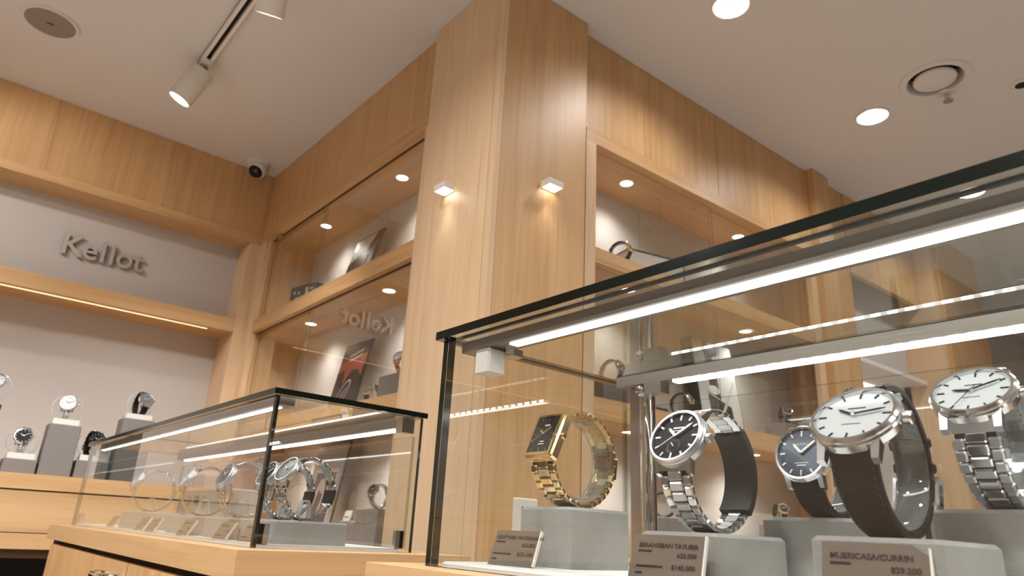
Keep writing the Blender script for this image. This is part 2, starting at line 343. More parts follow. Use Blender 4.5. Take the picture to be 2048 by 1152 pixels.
# ---- right wall display
rd = tag(empty('wall_display_cabinet', WR), 'oak niche cabinet with panelled fascia to the right of the column', 'display cabinet')
UA, UB, UI = .045, 1.30, 1.44
DB = .225
obj('fascia_panel', B((-.04, 0, 2.292), (.6895, .02, ZC-.001)), 'wood_z', rd)
obj('fascia_panel', B((.6925, 0, 2.292), (1.345, .02, ZC-.001)), 'wood_z', rd)
obj('header', B((.001, -.003, 2.245), (1.345, .02, 2.2905)), 'wood_x', rd)
obj('stile', B((.001, -.003, .1), (UA, .02, 2.2445)), 'wood_pale', rd)
obj('stile', B((UB, -.002, .1), (1.345, .02, 2.2445)), 'wood_pale', rd)
obj('side_panel', B((.015, .02, .1), (UA, DB, 2.27)), 'wood_z', rd)
obj('side_panel', B((UI, .02, .1), (UI+.03, DB, 2.27)), 'wood_z', rd)
for n_, (z0, z1) in enumerate(((2.245, 2.27), (1.842, 1.891), (1.372, 1.432))):
    s_ = obj('shelf' if n_ else 'soffit', B((UA, .02 if n_ == 0 else .004, z0), (UI, DB, z1)), 'wood_x', rd)
    for u in (.305, .965): lamp_puck(rd, u, .105 if n_ else .11, z0)
for z0, z1 in ((1.891, 2.245), (1.432, 1.842), (.60, 1.372)):
    obj('back_panel', B((.02, DB, z0-.02), (.499, DB+.015, z1+.02)), 'fabric_panel_warm', rd)
    obj('back_panel', B((.502, DB, z0-.02), (UI+.02, DB+.015, z1+.02)), 'fabric_panel_warm', rd)
    if z0 > 1:
        obj('sliding_door', MB().pane((UA, .028, z0), (.680, .032, z1-.003), 1), ['glass', 'glass_edge_pale'], rd)
        obj('sliding_door', MB().pane((.677, .040, z0), (UB+.02, .044, z1-.003), 1), ['glass', 'glass_edge_pale'], rd)
obj('bottom_board', B((UA, .004, .95), (UI, DB, 1.0)), 'wood_x', rd)
obj('base_panel', B((UA, .0, .1), (UB, .02, .95)), 'wood_z', rd)
# pilasters and the bay beyond
p1 = struct(empty('trim_1', WR)); obj('face_panel', B((1.3455, -.035, 0), (1.47, .02, ZC-.001)), 'wood_z', p1); obj('side_strip', B((1.4705, 0, 0), (1.655, .2, ZC-.001)), 'wood_z', p1)
p2 = struct(empty('trim_2', WR)); obj('face_panel', B((2.40, -.10, 0), (2.92, .1, ZC-.001)), 'wood_z', p2); obj('edge_strip', B((2.36, -.08, 0), (2.398, .1, ZC-.001)), 'wood_pale', p2)
bay = struct(empty('wall_bay', WR))
obj('fascia_panel', B((1.656, -.005, 2.25), (2.36, .02, ZC-.001)), 'wood_z', bay)
obj('upper_panel', B((1.656, .10, 1.87), (2.36, .13, ZC-.001)), 'fabric_panel', bay)
obj('niche_soffit', B((1.656, .02, 1.85), (2.36, .55, 1.87)), 'white_paint', bay)
obj('niche_back', B((1.656, .55, 0), (2.36, .57, 1.87)), 'white_paint', bay)
obj('niche_side', B((2.33, .13, 0), (2.36, .55, 1.85)), 'white_paint', bay)
lt = obj('niche_lamp', B((1.75, .22, 1.845), (2.25, .26, 1.8505)), 'led', bay)
struct(obj('wall_far', B((2.92, .25, 0), (6.9, .33, ZC-.001)), 'wall_paint', None, WR))

# ================================================================== CEILING FITTINGS
def downlight(x, y, label, power=22, group=None):
    t = tag(empty('recessed_downlight', (x, y, ZC)), label, 'downlight', group)
    obj('trim_ring', MB().lathe([(.054, -.0005), (.0615, -.0005), (.0605, -.004), (.054, -.003)], 40, close=True), 'white_metal', t, None, True)
    obj('reflector', MB().lathe([(.0545, -.001), (.0385, .045), (.0385, .05)], 40), 'white_paint', t, None, True)
    obj('lens', MB().disc(.0385, .046, 40, flip=True), 'down_disc', t)
    spot('lamp', t, T(0, 0, .03), power, 150, .6, .05, (1, .99, .975))
downlight(*DOWN[0], 'recessed ceiling downlight cut by the top edge of the picture', 22)
downlight(*DOWN[1], 'recessed ceiling downlight nearest the round air valve')
downlight(*DOWN[2], 'recessed ceiling downlight seen through the top of the near glass case')
for x, y in DOWN[3:]: downlight(x, y, 'added unseen downlight in the ceiling for fill light', 60+56*(x < .1), group='added unseen downlights')  # added downlights, none in view, to fill the room with light

v = tag(empty('air_valve', (VENT[0], VENT[1], ZC)), 'round white ceiling air valve with a dark gap around its disc', 'air valve')
obj('flange', MB().lathe([(.086, 0), (.115, 0), (.112, -.005), (.09, -.007), (.084, .03)], 48), 'ceiling_paint', v, None, True)
obj('valve_disc', MB().lathe([(0, -.014), (.052, -.0125), (.066, -.006), (.069, 0), (.066, .004), (0, .004)], 48), 'ceiling_paint', v, None, True)
obj('inner_throat', MB().disc(.087, .05, 40, flip=True), 'dark_void', v)
sp = tag(empty('sprinkler_head', (2.54, .640, ZC)), 'small chrome sprinkler head on the ceiling next to the air valve', 'sprinkler')
obj('escutcheon', MB().lathe([(0, -.004), (.026, -.004), (.03, 0), (0, 0)], 28), 'white_metal', sp, None, True)
obj('nozzle', MB().lathe([(.012, -.004), (.011, -.016), (.008, -.026), (0, -.026)], 20), 'chrome', sp, None, True)
obj('deflector', MB().lathe([(0, -.036), (.017, -.036), (.017, -.034), (0, -.034)], 20), 'chrome', sp, None, True)
for s in (-1, 1): obj('arm', MB().tube([(s*.009, 0, -.02), (s*.012, 0, -.028), (s*.004, 0, -.035)], .0018, 6), 'chrome', sp)
sd = tag(empty('ceiling_sensor', (2.655, .442, ZC)), 'small ceiling sensor with a dark slot at the right picture edge', 'sensor')
obj('body', MB().lathe([(0, -.012), (.028, -.011), (.034, -.004), (.036, 0), (0, 0)], 28), 'ceiling_paint', sd, None, True)
obj('slot', MB().lathe([(.0, -.0125), (.02, -.0125), (.02, -.0105), (0, -.0105)], 20), 'dark_void', sd)

sk = tag(empty('ceiling_speaker', (-.006, 2.585, ZC)), 'round flush ceiling speaker with perforated grey grille', 'speaker')
obj('trim_ring', MB().lathe([(.076, -.001), (.09, 0), (.088, -.006), (.078, -.006)], 48, close=True), 'ceiling_paint', sk, None, True)
obj('grille', MB().lathe([(0, -.006), (.05, -.0058), (.0775, -.004), (.0775, 0), (0, 0)], 48), plain('grille_grey', (150, 136, 126), .8, bump=.9, bscale=900), sk, None, True)
obj('badge', B((-.012, -.003, -.0072), (.012, .003, -.006)), 'steel_dark', sk)

dc = tag(empty('dome_camera', (.912, 3.035, ZC)), 'white dome security camera on the ceiling in the corner above the sign wall', 'camera')
obj('base', MB().lathe([(0, 0), (.051, 0), (.052, -.004), (.049, -.012), (0, -.012)], 40), 'white_metal', dc, None, True)
Xd = T(0, 0, -.030) @ RX(-24) @ RY(26)
obj('eyeball_shell', MB().lathe([(.040, .024), (.0435, .008), (.0430, -.008), (.038, -.022), (.034, -.026), (.033, -.022), (.033, .0)], 36), 'white_metal', dc, Xd, True)
obj('dome', MB().lathe([(.0335, -.016), (.032, -.026), (.026, -.036), (.015, -.042), (0, -.044)], 36), 'lens_black', dc, Xd, True)
obj('lens', MB().lathe([(.0, -.0455), (.010, -.0450), (.012, -.043), (.0, -.042)], 20), 'steel_dark', dc, Xd, True)

# track with two spotlights
tk = tag(empty('lighting_track', (.462, 0, ZC)), 'white surface-mounted lighting track on the ceiling', 'light track')
bar = MB().box((-.018, .6, -.026), (-.008, 2.43, 0)).box((.008, .6, -.026), (.018, 2.43, 0)).box((-.018, .6, -.006), (.018, 2.43, 0)).box((-.018, 2.42, -.026), (.018, 2.433, 0))
obj('rail', bar, 'white_metal', tk); obj('conductor', B((-.008, .62, -.008), (.008, 2.42, -.006)), 'dark_void', tk)
def track_spot(y, d, label, power, x=.462):
    t = tag(empty('track_spotlight', (x, y, ZC-.026)), label, 'spotlight', 'track spotlights')
    obj('adapter', B((-.016, -.045, -.014), (.016, .045, .0)), 'white_metal', t)
    obj('stem', MB().tube([(0, 0, -.012), (0, 0, -.03)], .009, 12), 'white_metal', t, None, True)
    obj('knuckle', MB().lathe([(0, -.016), (.012, -.014), (.012, .014), (0, .016)], 16), 'steel_dark', t, T(0, 0, -.03) @ RX(90), True)
    d = Vector(d).normalized()
    X = T(0, 0, -.036) @ d.to_track_quat('-Z', 'Y').to_matrix().to_4x4() @ T(0, 0, .012)
    L = .140
    h = obj('housing', MB().lathe([(0, 0), (.041, 0), (.043, -.003), (.043, -L), (.037, -L), (.036, -L+.012)], 40), 'white_metal', t, X @ T(0, 0, -.008), True)
    obj('lens', MB().disc(.0365, -L+.006, 36, flip=True), 'spot_disc', h)
    spot('lamp', h, T(0, 0, -L-.004), power, 70, .7, .03, (1, .99, .97))
track_spot(2.40, (-.35, .25, -.9), 'white cylinder track spotlight aimed down at the sign wall', 15)
track_spot(1.715, (.16, .55, -.81), 'white track spotlight at the top edge beside the ceiling rail', 60)

tk2 = tag(empty('lighting_track', (-.60, 0, ZC)), 'added unseen lighting track on the ceiling left of the view', 'light track')  # added track, out of view, carrying spots for the sign panel
obj('rail', B((-.018, .9, -.026), (.018, 2.6, 0)), 'white_metal', tk2)
for y, dx in ((2.35, .95), (1.75, .55)):
    track_spot(y, (dx, 1.05, -.66-.2*(y < 2)), 'added unseen track spotlight to brighten the metal sign, '+('nearer' if y > 2 else 'farther from')+' the wall', 18, -.60)  # added spots, unseen, that brighten the sign panel

# sconces on the column
def sconce(X, label, power):
    t = tag(empty('wall_sconce', X), label, 'wall light', 'column wall lights')
    obj('back_plate', B((-.03, -.004, -.014), (.03, 0, .014)), 'aluminium', t)
    h = MB().box((-.036, -.055, .008), (.036, -.004, .014)).box((-.036, -.055, -.012), (-.032, -.004, .008)).box((.032, -.055, -.012), (.036, -.004, .008)).box((-.032, -.055, -.012), (.032, -.052, .008))
    hs = obj('housing', h, 'white_metal', t)
    obj('diffuser', B((-.0318, -.0518, -.011), (.0318, -.006, .006)), 'sconce_glow', hs)
    spot('lamp', t, T(0, -.03, -.016) @ RX(-22), power, 100, .9, .012, (1, .95, .86))
sconce(T(1.0, 1.512, 1.982) @ RZ(-90) @ Matrix.Scale(.72, 4), 'small metal downlight sconce on the left face of the oak column', 1.5)
sconce(T(1.19, face_y(1.19), 1.988) @ RZ(-2.5) @ Matrix.Scale(.72, 4), 'small metal downlight sconce on the right face of the oak column', 1.5)
sw = tag(empty('wall_socket', T(1.155, face_y(1.155), 1.095) @ RZ(-2.5)), 'white wall socket plate low on the oak column behind the near case', 'socket')
obj('plate', MB().cham((-.037, -.04, -.007), (.037, .04, 0), .003, X=RX(90) @ Matrix.Scale(-1, 4, (0, 0, 1)) if False else RX(90) @ T(0, 0, .007)), 'white_metal', sw)
for dx in (-.012, .012): obj('slot', B((dx-.002, -.0082, .010), (dx+.002, -.0069, .020)), 'dark_void', sw)

# ---- metal sign lettering
sg = tag(empty('wall_sign', T(.256, YK+.145, 2.052)), 'raised brushed-metal lettering on the beige panel of the left wall', 'sign')
for ch, xx in (('K', 0), ('e', .077), ('l', .143), ('l', .177), ('o', .206), ('t', .274)):
    lt_ = link('letter', text_mesh(ch, .128, .006, 'sign_metal', .0016), sg, T(xx, -.014, 0) @ RX(90))
    obj('standoff', B((xx+.02, -.009, .03), (xx+.026, 0, .036)), 'steel_dark', sg)

# ================================================================== COUNTERS AND GLASS CASES
XF = .363                 # outer face of the front panes
def case(root, ya, yb, zb, zt, side_near, depth=.24, clamps=()):
    """glass case; ya<yb are its ends, side panes on the visible ends"""
    xb = XF+depth; t = .008
    obj('top_pane', MB().pane((XF-.006, ya-.006, zt), (xb+.004, yb+.006, zt+.008), 2), ['glass_top', 'glass_edge'], root)
    obj('front_pane', MB().pane((XF, ya+t, zb), (XF+t, yb-t, zt-.0005), 0), ['glass', 'glass_edge'], root)
    obj('end_pane', MB().pane((XF, ya, zb), (xb, ya+t-.0005, zt-.0005), 1).retag(3, 2 if ya < 0 else 1), ['glass', 'glass_edge', 'glass_edge_pale'], root)
    obj('end_pane', MB().pane((XF, yb-t+.0005, zb), (xb, yb, zt-.0005), 1).retag(3, 2), ['glass', 'glass_edge', 'glass_edge_pale'], root)
    obj('back_door', MB().pane((xb-.012, ya+t, zb+.006), (xb-.007, (ya+yb)/2+.02, zt-.0288), 0), ['glass', 'glass_edge_pale'], root)
    obj('back_door', MB().pane((xb-.006, (ya+yb)/2-.02, zb+.006), (xb-.001, yb-t, zt-.0288), 0), ['glass', 'glass_edge_pale'], root)
    for (x, y, dx, dy) in clamps:
        c = obj('corner_clamp', MB().box((x-.0065*(1 if dx < 0 else 0)-.0, y, zb+.0052), (x+.0065*(1 if dx > 0 else 0), y+dy, zb+.030)).box((x, y, zb+.0052), (x+dx, y+math.copysign(.0065, dy), zb+.030)), 'steel', root)
# ---------- left case
ZL = 1.018; ZTL = 1.216; LA, LB = .930, 2.15
cab = tag(empty('display_counter', (.32, .86, 0)), 'oak counter cabinet with doors under the far glass watch case', 'counter')
def C(a, b): return MB().box((a[0]-.32, a[1]-.86, a[2]), (b[0]-.32, b[1]-.86, b[2]))
obj('top_board', C((.318, .862, .985), (.66, 2.17, ZL)), 'wood_counter_y', cab)
obj('end_edging', C((.318, .858, .982), (.66, .8619, ZL)), 'wood_counter_x', cab)
obj('carcass', C((.335, .88, .05), (.65, 2.16, .985)), 'dark_void', cab)  # near-black, so its colour draws the shadow line under the top
obj('end_panel', C((.33, .868, .05), (.655, .8795, .9745)), 'wood_counter_x', cab)
for ya_, yb_, hy in ((1.345, 2.105, 1.425), (.885, 1.340, 1.27)):
    d = obj('door', C((.322, ya_, .08), (.335, yb_, .974)), 'wood_z', cab)
    hy -= .86
    h = MB().tube([(.002, hy-.045, .950), (-.020, hy-.045, .950), (-.024, hy-.038, .950), (-.024, hy+.038, .950), (-.020, hy+.045, .950), (.002, hy+.045, .950)], .0055, 10)
    obj('handle', h, 'chrome', d, None, True)
lc = tag(empty('glass_display_case', (0, 0, 0)), 'far glass watch case with lit top edges on the oak cabinet at left', 'display case')
case(lc, LA, LB, ZL, ZTL, True, clamps=((XF+.009, LA+.009, .014, .02), (XF+.239-.009, LA+.009, -.014, .02), (XF+.009, LB-.009, .014, -.02)))
tag(obj('display_board', B((.3725, .940, ZL), (.586, 2.14, ZL+.005)), 'deck_white'), 'white base board inside the far glass case', 'board')
DIODE = {}
def light_bar(root, x0, x1, ya, yb, z0, z1, la, lb, lx0, lx1, joints=(), h=.0022, diodes=None):
    """aluminium profile with a diffuser below it; optional bare diodes on the face of the diffuser"""
    b_ = obj('light_bar', B((x0, ya, z0), (x1, yb, z1)), 'aluminium', root)
    prev = la
    for j in list(joints)+[lb]:
        st = B((lx0, prev, z0-h), (lx1, j-.006, z0-.0002)); st.m = [1, 0, 0, 0, 0, 0]
        obj('led_strip', st, ['led_diffuser', 'led'], b_); prev = j+.006
    if diodes:
        if 'm' not in DIODE: DIODE['m'] = B((-.0004, -.0036, -.0011), (.0002, .0036, .0011)).mesh('diode', 'led_diode')
        y = la+.007
        while y < min(lb, diodes)-.008: link('diode', DIODE['m'], b_, T(lx0-.0003, y, z0-h/2)); y += .0135
light_bar(lc, XF+.0085, XF+.032, LA+.012, LB-.012, ZTL-.011, ZTL-.001, LA+.03, LB-.06, XF+.013, XF+.022, (1.55,))
light_bar(lc, .580, .596, LA+.03, LB-.012, ZTL-.014, ZTL-.001, LA+.05, LB-.06, .582, .592, (1.60,), h=.0045)
obj('hinge_block', B((.572, LA+.010, ZTL-.024), (.594, LA+.028, ZTL-.001)), 'steel', lc)
obj('junction_box', B((XF+.010, LB-.05, ZTL-.03), (XF+.03, LB-.03, ZTL-.011)), 'white_metal', lc)

# ---------- right case
ZR = 1.0215; ZTR = 1.2225; RA, RB = -.75, .536
rc_ = tag(empty('display_counter', (.33, -.8, 0)), 'oak counter under the near glass watch case at right', 'counter')
def D(a, b): return MB().box((a[0]-.33, a[1]+.8, a[2]), (b[0]-.33, b[1]+.8, b[2]))
tb = MB().poly([(-.002, -.0), (.33, 0), (.33, 1.383), (.006, 1.383), (.001, 1.381), (-.002, 1.375)], .985, ZR)
obj('top_board', tb, 'wood_counter_y', rc_)
obj('carcass', D((.345, -.79, .05), (.65, .575, .985)), 'wood_z', rc_)
ZD = ZR+.0045
gc = tag(empty('glass_display_case', (0, 0, 0)), 'near glass watch case with bright light bar under its thick top pane', 'display case')
case(gc, RA, RB, ZR, ZTR, True, depth=.258)
tag(obj('display_board', MB().cham((.3725, -.74, ZR), (.585, .527, ZR+.0045), .002), 'deck_white'), 'white base board inside the near glass case', 'board')
light_bar(gc, XF+.010, XF+.033, RA+.02, RB-.016, ZTR-.013, ZTR-.003, RA+.05, .459, XF+.0125, XF+.0225)
obj('light_bar_fixing', B((XF+.018, RB-.016, ZTR-.003), (XF+.030, RB-.02, ZTR-.0005)), 'steel', gc)
jb = obj('junction_box', MB().cham((XF+.0085, RB-.060, ZTR-.0360), (XF+.029, RB-.039, ZTR-.0135), .002), 'white_metal', gc)
sc_ = obj('bracket', MB().poly([(XF+.026, .474), (XF+.029, .466), (XF+.040, .466), (XF+.043, .474), (XF+.040, .484), (XF+.029, .484)], ZTR-.0195, ZTR-.0132), 'chrome', gc)
obj('screw', MB().lathe([(0, -.003), (.003, -.002), (.003, 0)], 12), 'chrome', gc, T(XF+.026, .4900, ZTR-.0132), True)
obj('rail_gap_shade', B((.579, RA+.02, ZTR-.0014), (.600, .507, ZTR-.0002)), 'black_matte', gc)  # black strip; the dark gap below the top pane put into colour
light_bar(gc, .578, .600, RA+.02, .507, ZTR-.0125, ZTR-.0015, RA+.05, .437, .5785, .5885, h=.0034, diodes=.44)
po = obj('lock_post', MB().lathe([(.0085, ZD), (.0085, ZTR-.0125)], 28, X=T(.592, .4755, 0)), 'chrome', gc, None, True)
obj('post_plate', MB().cham((.590, .4845, ZD), (.597, .4985, ZTR-.0125), .001), 'steel', gc)
lk = obj('lock_housing', B((.577, .446, ZTR-.0245), (.592, .468, ZTR-.0125)), 'steel_brushed', gc)
obj('lock_barrel', MB().lathe([(0, .003), (.0035, .003), (.0055, .002), (.0055, -.004), (0, -.004)], 20), 'chrome', lk, T(.580, .4755, ZTR-.0195) @ RY(-90), True)

# ================================================================== WATCHES
LINKS = {}
def link_mesh(metal, W, p, th, edge):
    k = (metal, W, p, th, edge)
    if k not in LINKS:
        b = MB(); g = .0003; l = p*.93
        b.cham((-l/2, -W*.23, -th/2), (l/2, W*.23, th/2), th*.3, 0)
        for s in (-1, 1):
            y0, y1 = sorted((s*(W*.23+g), s*W*.5)); b.cham((0, y0, -th*.48), (l, y1, th*.42), th*.3, 1)
        b.box((-p/2, -W*.42, -th*.2), (p/2, W*.42, th*.1), 2)
        LINKS[k] = b.mesh('link', [metal, edge, 'steel_dark'])
    return LINKS[k]
def hand(L, w, z, t=.0006, tail=.0): 
    return MB().poly([(-w/2, -tail), (w/2, -tail), (w/2, L*.8), (0, L), (-w/2, L*.8)], z, z+t)
def watch(label, loc, face=180., Rr=.041, e=28., kind='bracelet', metal='steel', edge=None, strap='leather_black', dial='dial_black', marks='marker_white', rect=False,
          hr=.0205, width=.021, detail=2, group=None, cuff='acrylic', hands=(305, 55), bezel='plain', sub=0, logo=None, roll=0., cuff_arc=(-150, 60), hmat=None, pos=None, sectors=None):
    """face = direction (deg about Z) the dial looks to; loc = lowest point of the loop"""
    t = tag(empty('wristwatch', T(*loc) @ RZ(face) @ RX(roll)), label, 'watch', group)
    edge = edge or metal; th = .0034
    c0 = Vector((0, 0, Rr+th/2)); er = R(e); pr = R(e if pos is None else pos)
    half = hr*1.0 if not rect else hr*1.04
    phi = math.asin(min(.8, half/Rr)); n = Vector((math.cos(pr), 0, math.sin(pr)))
    Hc = c0+n*(Rr*math.cos(phi)+.0005)
    H = Matrix(((0, -math.sin(er), math.cos(er), Hc.x), (1, 0, 0, 0), (0, math.cos(er), math.sin(er), Hc.z), (0, 0, 0, 1)))
    seg = 56 if detail > 1 else (32 if detail else 20)
    hm = hmat or marks
    if rect:
        w, h = hr*.80, hr*1.0
        obj('case_body', MB().cham((-w-.0015, -h-.002, -.001), (w+.0015, h+.002, .0075), .0018), metal, t, H)
        fr = MB()
        for a, b in (((-w, -h, .0074), (-w*.86, h, .0092)), ((w*.86, -h, .0074), (w, h, .0092)), ((-w*.86, -h, .0074), (w*.86, -h*.9, .0092)), ((-w*.86, h*.9, .0074), (w*.86, h, .0092))): fr.box(a, b)
        obj('bezel', fr, metal, t, H)
        dl = obj('dial', B((-w*.86, -h*.9, .0070), (w*.86, h*.9, .0079)), dial, t, H)
        obj('crystal', B((-w*.86, -h*.9, .0090), (w*.86, h*.9, .0096)), 'crystal', t, H)
        zt = .0079; rd_, rdy = w*.80, h*.84
    else:
        obj('case_body', MB().lathe([(0, -.001), (hr*.9, -.001), (hr*.99, .001), (hr*1.0, .0055), (hr*.96, .0068)], seg), metal, t, H, True)
        mod = None
        if bezel == 'fluted': mod = lambda k: 1.0 if k % 2 else .965
        bz = MB().lathe([(hr*.965, .0066), (hr*.985, .0082), (hr*.93, .0098), (hr*.86, .0096), (hr*.84, .0076), (hr*.84, .006)], 120 if mod else seg, 0, mod=mod)
        obj('bezel', bz, metal, t, H, not mod)
        dl = obj('dial', MB().lathe([(0, .0074), (hr*.85, .0074), (hr*.85, .006), (0, .006)], seg), dial, t, H)
        obj('crystal', MB().lathe([(0, .0103), (hr*.5, .0101), (hr*.84, .0094)], seg), 'crystal', t, H, True)
        zt = .0074; rd_ = rdy = hr*.80
    if detail:
        for k in range(12):
            a = R(30*k); big = k % 3 == 0
            if rect:
                ca, sa = math.sin(a), math.cos(a); s_ = min(rd_/abs(ca) if abs(ca) > 1e-6 else 9, rdy/abs(sa) if abs(sa) > 1e-6 else 9); px, py = ca*s_, sa*s_
            else: px, py = rd_*math.sin(a), rd_*math.cos(a)
            L = hr*(.2 if big else .15)
            mk = MB().box((-hr*.018, -L*.9, zt), (hr*.018, 0, zt+.0006)) if not sectors else MB().box((-hr*.03, -L, zt), (hr*.03, 0, zt+.0006))
            obj('hour_marker', mk, marks, dl, T(px, py, 0) @ Matrix.Rotation(-a, 4, 'Z'))
        if sub:
            sd_ = obj('subdial', MB().lathe([(hr*.18, zt+.0001), (hr*.26, zt+.0001), (hr*.27, zt+.0004), (hr*.25, zt+.0004)], 28, close=True), 'steel_dark', dl, T(0, -hr*.36, 0))
            obj('subdial_hand', hand(hr*.2, hr*.03, zt+.0004, .0003), marks, dl, T(0, -hr*.36, 0) @ RZ(40))
        if logo:
            for txt, yy_, sz in logo:
                if txt.startswith('#'):
                    w_ = float(txt[1:])*hr; obj('printed_line', B((-w_/2, yy_, zt+.0001), (w_/2, yy_+sz*.55, zt+.0002)), 'marker_white' if dial != 'dial_white' else 'steel_dark', dl); continue
                link('lettering', text_mesh(txt, sz, 0, 'marker_white' if dial != 'dial_white' else 'blue_steel', align='CENTER'), dl, T(0, yy_, zt+.0002))
    wn = hr*(.075 if sectors or rect else .045)
    obj('hour_hand', hand(hr*.46 if not rect else hr*.40, wn*1.25, zt+.0007), hm, dl, RZ(-hands[0]))
    obj('minute_hand', hand(hr*.70 if not rect else hr*.58, wn, zt+.0014), hm, dl, RZ(-hands[1]))
    if detail:
        obj('hand_cap', MB().lathe([(0, zt+.0024), (hr*.05, zt+.0022), (hr*.06, zt)], 14), metal, dl)
        if len(hands) > 2: obj('second_hand', hand(hr*.76, wn*.35, zt+.0019, .0003, hr*.2), hm, dl, RZ(-hands[2]))
    obj('crown', MB().lathe([(0, 0), (hr*.10, 0), (hr*.10, hr*.04), (hr*.15, hr*.05), (hr*.15, hr*.17), (hr*.12, hr*.2), (0, hr*.2)], 18), metal, t, H @ T((hr*.97 if not rect else hr*.80+.0012), 0, .003) @ RY(90), True)
    if not rect:
        for sx in (-1, 1):
            for sy in (-1, 1):
                lg = MB().add([(-hr*.1, 0, -.0006), (hr*.1, 0, -.0006), (hr*.1, 0, .0062), (-hr*.1, 0, .0062), (-hr*.08, sy*hr*.40, -.0040), (hr*.08, sy*hr*.40, -.0040), (hr*.08, sy*hr*.40, .0004), (-hr*.08, sy*hr*.40, .0004)],
                               [(0, 1, 2, 3)[::1], (4, 7, 6, 5), (0, 4, 5, 1), (1, 5, 6, 2), (2, 6, 7, 3), (3, 7, 4, 0)])
                obj('lug', lg, edge, t, H @ T(sx*hr*.58, sy*hr*.72, 0))
    span = 2*math.pi-2*phi
    def frame(th_, rad, wsc=1.):
        ct, st = math.cos(th_), math.sin(th_)
        return Matrix(((st*1, 0, ct, c0.x+rad*ct), (0, wsc, 0, 0), (-ct, 0, st, c0.z+rad*st), (0, 0, 0, 1)))
    for sg_ in (-1, 1):
        P0 = H @ Vector((0, sg_*(hr*.80 if not rect else hr*.9), .0022)); fr_ = frame(pr+sg_*(phi-.02), Rr-.0002); P1 = fr_.translation
        dv = (P1-P0); nn = Vector((-dv.z, 0, dv.x)).normalized()
        if nn.dot(n) < 0: nn = -nn
        hw = width*.5*(.99 if rect else .92); h_ = .0021
        P1 = P1+dv.normalized()*.0012
        vs = [tuple(P+Vector((0, y_, 0))+nn*q) for P in (P0, P1) for y_, q in ((-hw, -h_), (hw, -h_), (hw, h_), (-hw, h_))]
        obj('end_link' if kind == 'bracelet' else 'strap_end', MB().add(vs, [(0, 1, 2, 3), (7, 6, 5, 4), (0, 4, 5, 1), (1, 5, 6, 2), (2, 6, 7, 3), (3, 7, 4, 0)]), edge if kind == 'bracelet' else strap, t)
    if kind == 'bracelet':
        if detail:
            nl = max(18, int(round(Rr*span/(.0073 if detail > 1 else .0085)))); p = Rr*span/nl
            lm = link_mesh(metal, width, round(p, 5), th, edge)
            for i in range(nl):
                a = pr-phi-(i+.5)*span/nl; f = i/(nl-1)
                link('link', lm, t, frame(a, Rr, 1-.15*math.sin(math.pi*f)))
            ca = pr-phi-span*.56
            obj('clasp', MB().cham((-.010, -width*.42, -.0012), (.010, width*.42, .0034), .0008), edge, t, frame(ca, Rr))
        else:
            obj('bracelet', band(c0, Rr, pr-phi, span, width, th, .22, ribs=True), [metal, 'steel_dark'], t, None, False)
    else:
        obj('strap', band(c0, Rr, pr-phi, span, width, .0042, .2), [strap, strap], t, None, True)
        if detail:
            st_ = MB()
            for i in range(int(44)):
                f = (i+.5)/44; a = pr-phi-f*span; wsc = 1-.2*math.sin(math.pi*f)
                for s in (-1, 1): st_.box((-.0011, s*(width*.5*wsc-.0018)-.0002, .0019), (.0011, s*(width*.5*wsc-.0018)+.0002, .0025), 0, frame(a, Rr))
            obj('stitching', st_, 'stitch' if strap != 'leather_black' else 'black_matte', t)
            for q, wdt in ((.60, .006), (.67, .006)): obj('keeper', MB().cham((-wdt/2, -width*.45, -.003), (wdt/2, width*.45, .0045), .001), strap, t, frame(pr-phi-span*q, Rr))
        a = pr-phi-span*.53
        bk = MB().box((-.009, -width*.5, -.001), (-.007, width*.5, .005)).box((.007, -width*.5, -.001), (.009, width*.5, .005)).box((-.009, -width*.53, -.001), (.009, -width*.46, .005)).box((-.009, width*.46, -.001), (.009, width*.53, .005))
        obj('buckle', bk, metal, t, frame(a, Rr))
    if cuff:
        a0, a1 = [R(x) for x in cuff_arc]
        if cuff == 'black_matte': obj('cuff', band(c0, Rr-.0008, a1, a1-a0, width*1.0, .0066, 0), [cuff, cuff], t, None, True)
        else: obj('cuff', band(c0, Rr-.0046, a1, a1-a0, width*.74, .0022, 0), [cuff, cuff], t, None, True)
    return t
def band(c0, rad, a_start, span, W, th, taper, ribs=False, n=48):
    b = MB(); rows = []
    for i in range(n+1):
        f = i/n; a = a_start-f*span; w = W*(1-taper*math.sin(math.pi*f))/2
        t_ = th*(.85 if ribs and i % 2 else 1)
        ct, st = math.cos(a), math.sin(a)
        for (y, r) in ((-w, rad-t_/2), (w, rad-t_/2), (w, rad+t_*.3), (w*.9, rad+t_/2), (-w*.9, rad+t_/2), (-w, rad+t_*.3)):
            rows.append((c0.x+r*ct, y, c0.z+r*st))
    fs = []
    for i in range(n):
        for k in range(6): k2 = (k+1) % 6; fs.append((i*6+k, (i+1)*6+k, (i+1)*6+k2, i*6+k2))
    fs.append((0, 1, 2, 3, 4, 5)); fs.append(tuple(n*6+k for k in (5, 4, 3, 2, 1, 0)))
    b.add(rows, fs)
    if ribs: b.m = [(1 if (i//6) % 4 == 3 else 0) for i in range(len(fs))]
    return b
def pedestal(label, a, b, mat='grey_fabric', X=None, cham=.0025, group=None, name='display_block'):
    c = ((a[0]+b[0])/2, (a[1]+b[1])/2, a[2])
    Xm = (X or Matrix.Identity(4)) @ T(*c)
    o = obj(name, MB().cham((a[0]-c[0], a[1]-c[1], 0), (b[0]-c[0], b[1]-c[1], b[2]-c[2]), cham), mat, None, Xm)
    return tag(o, label, 'display block', group)

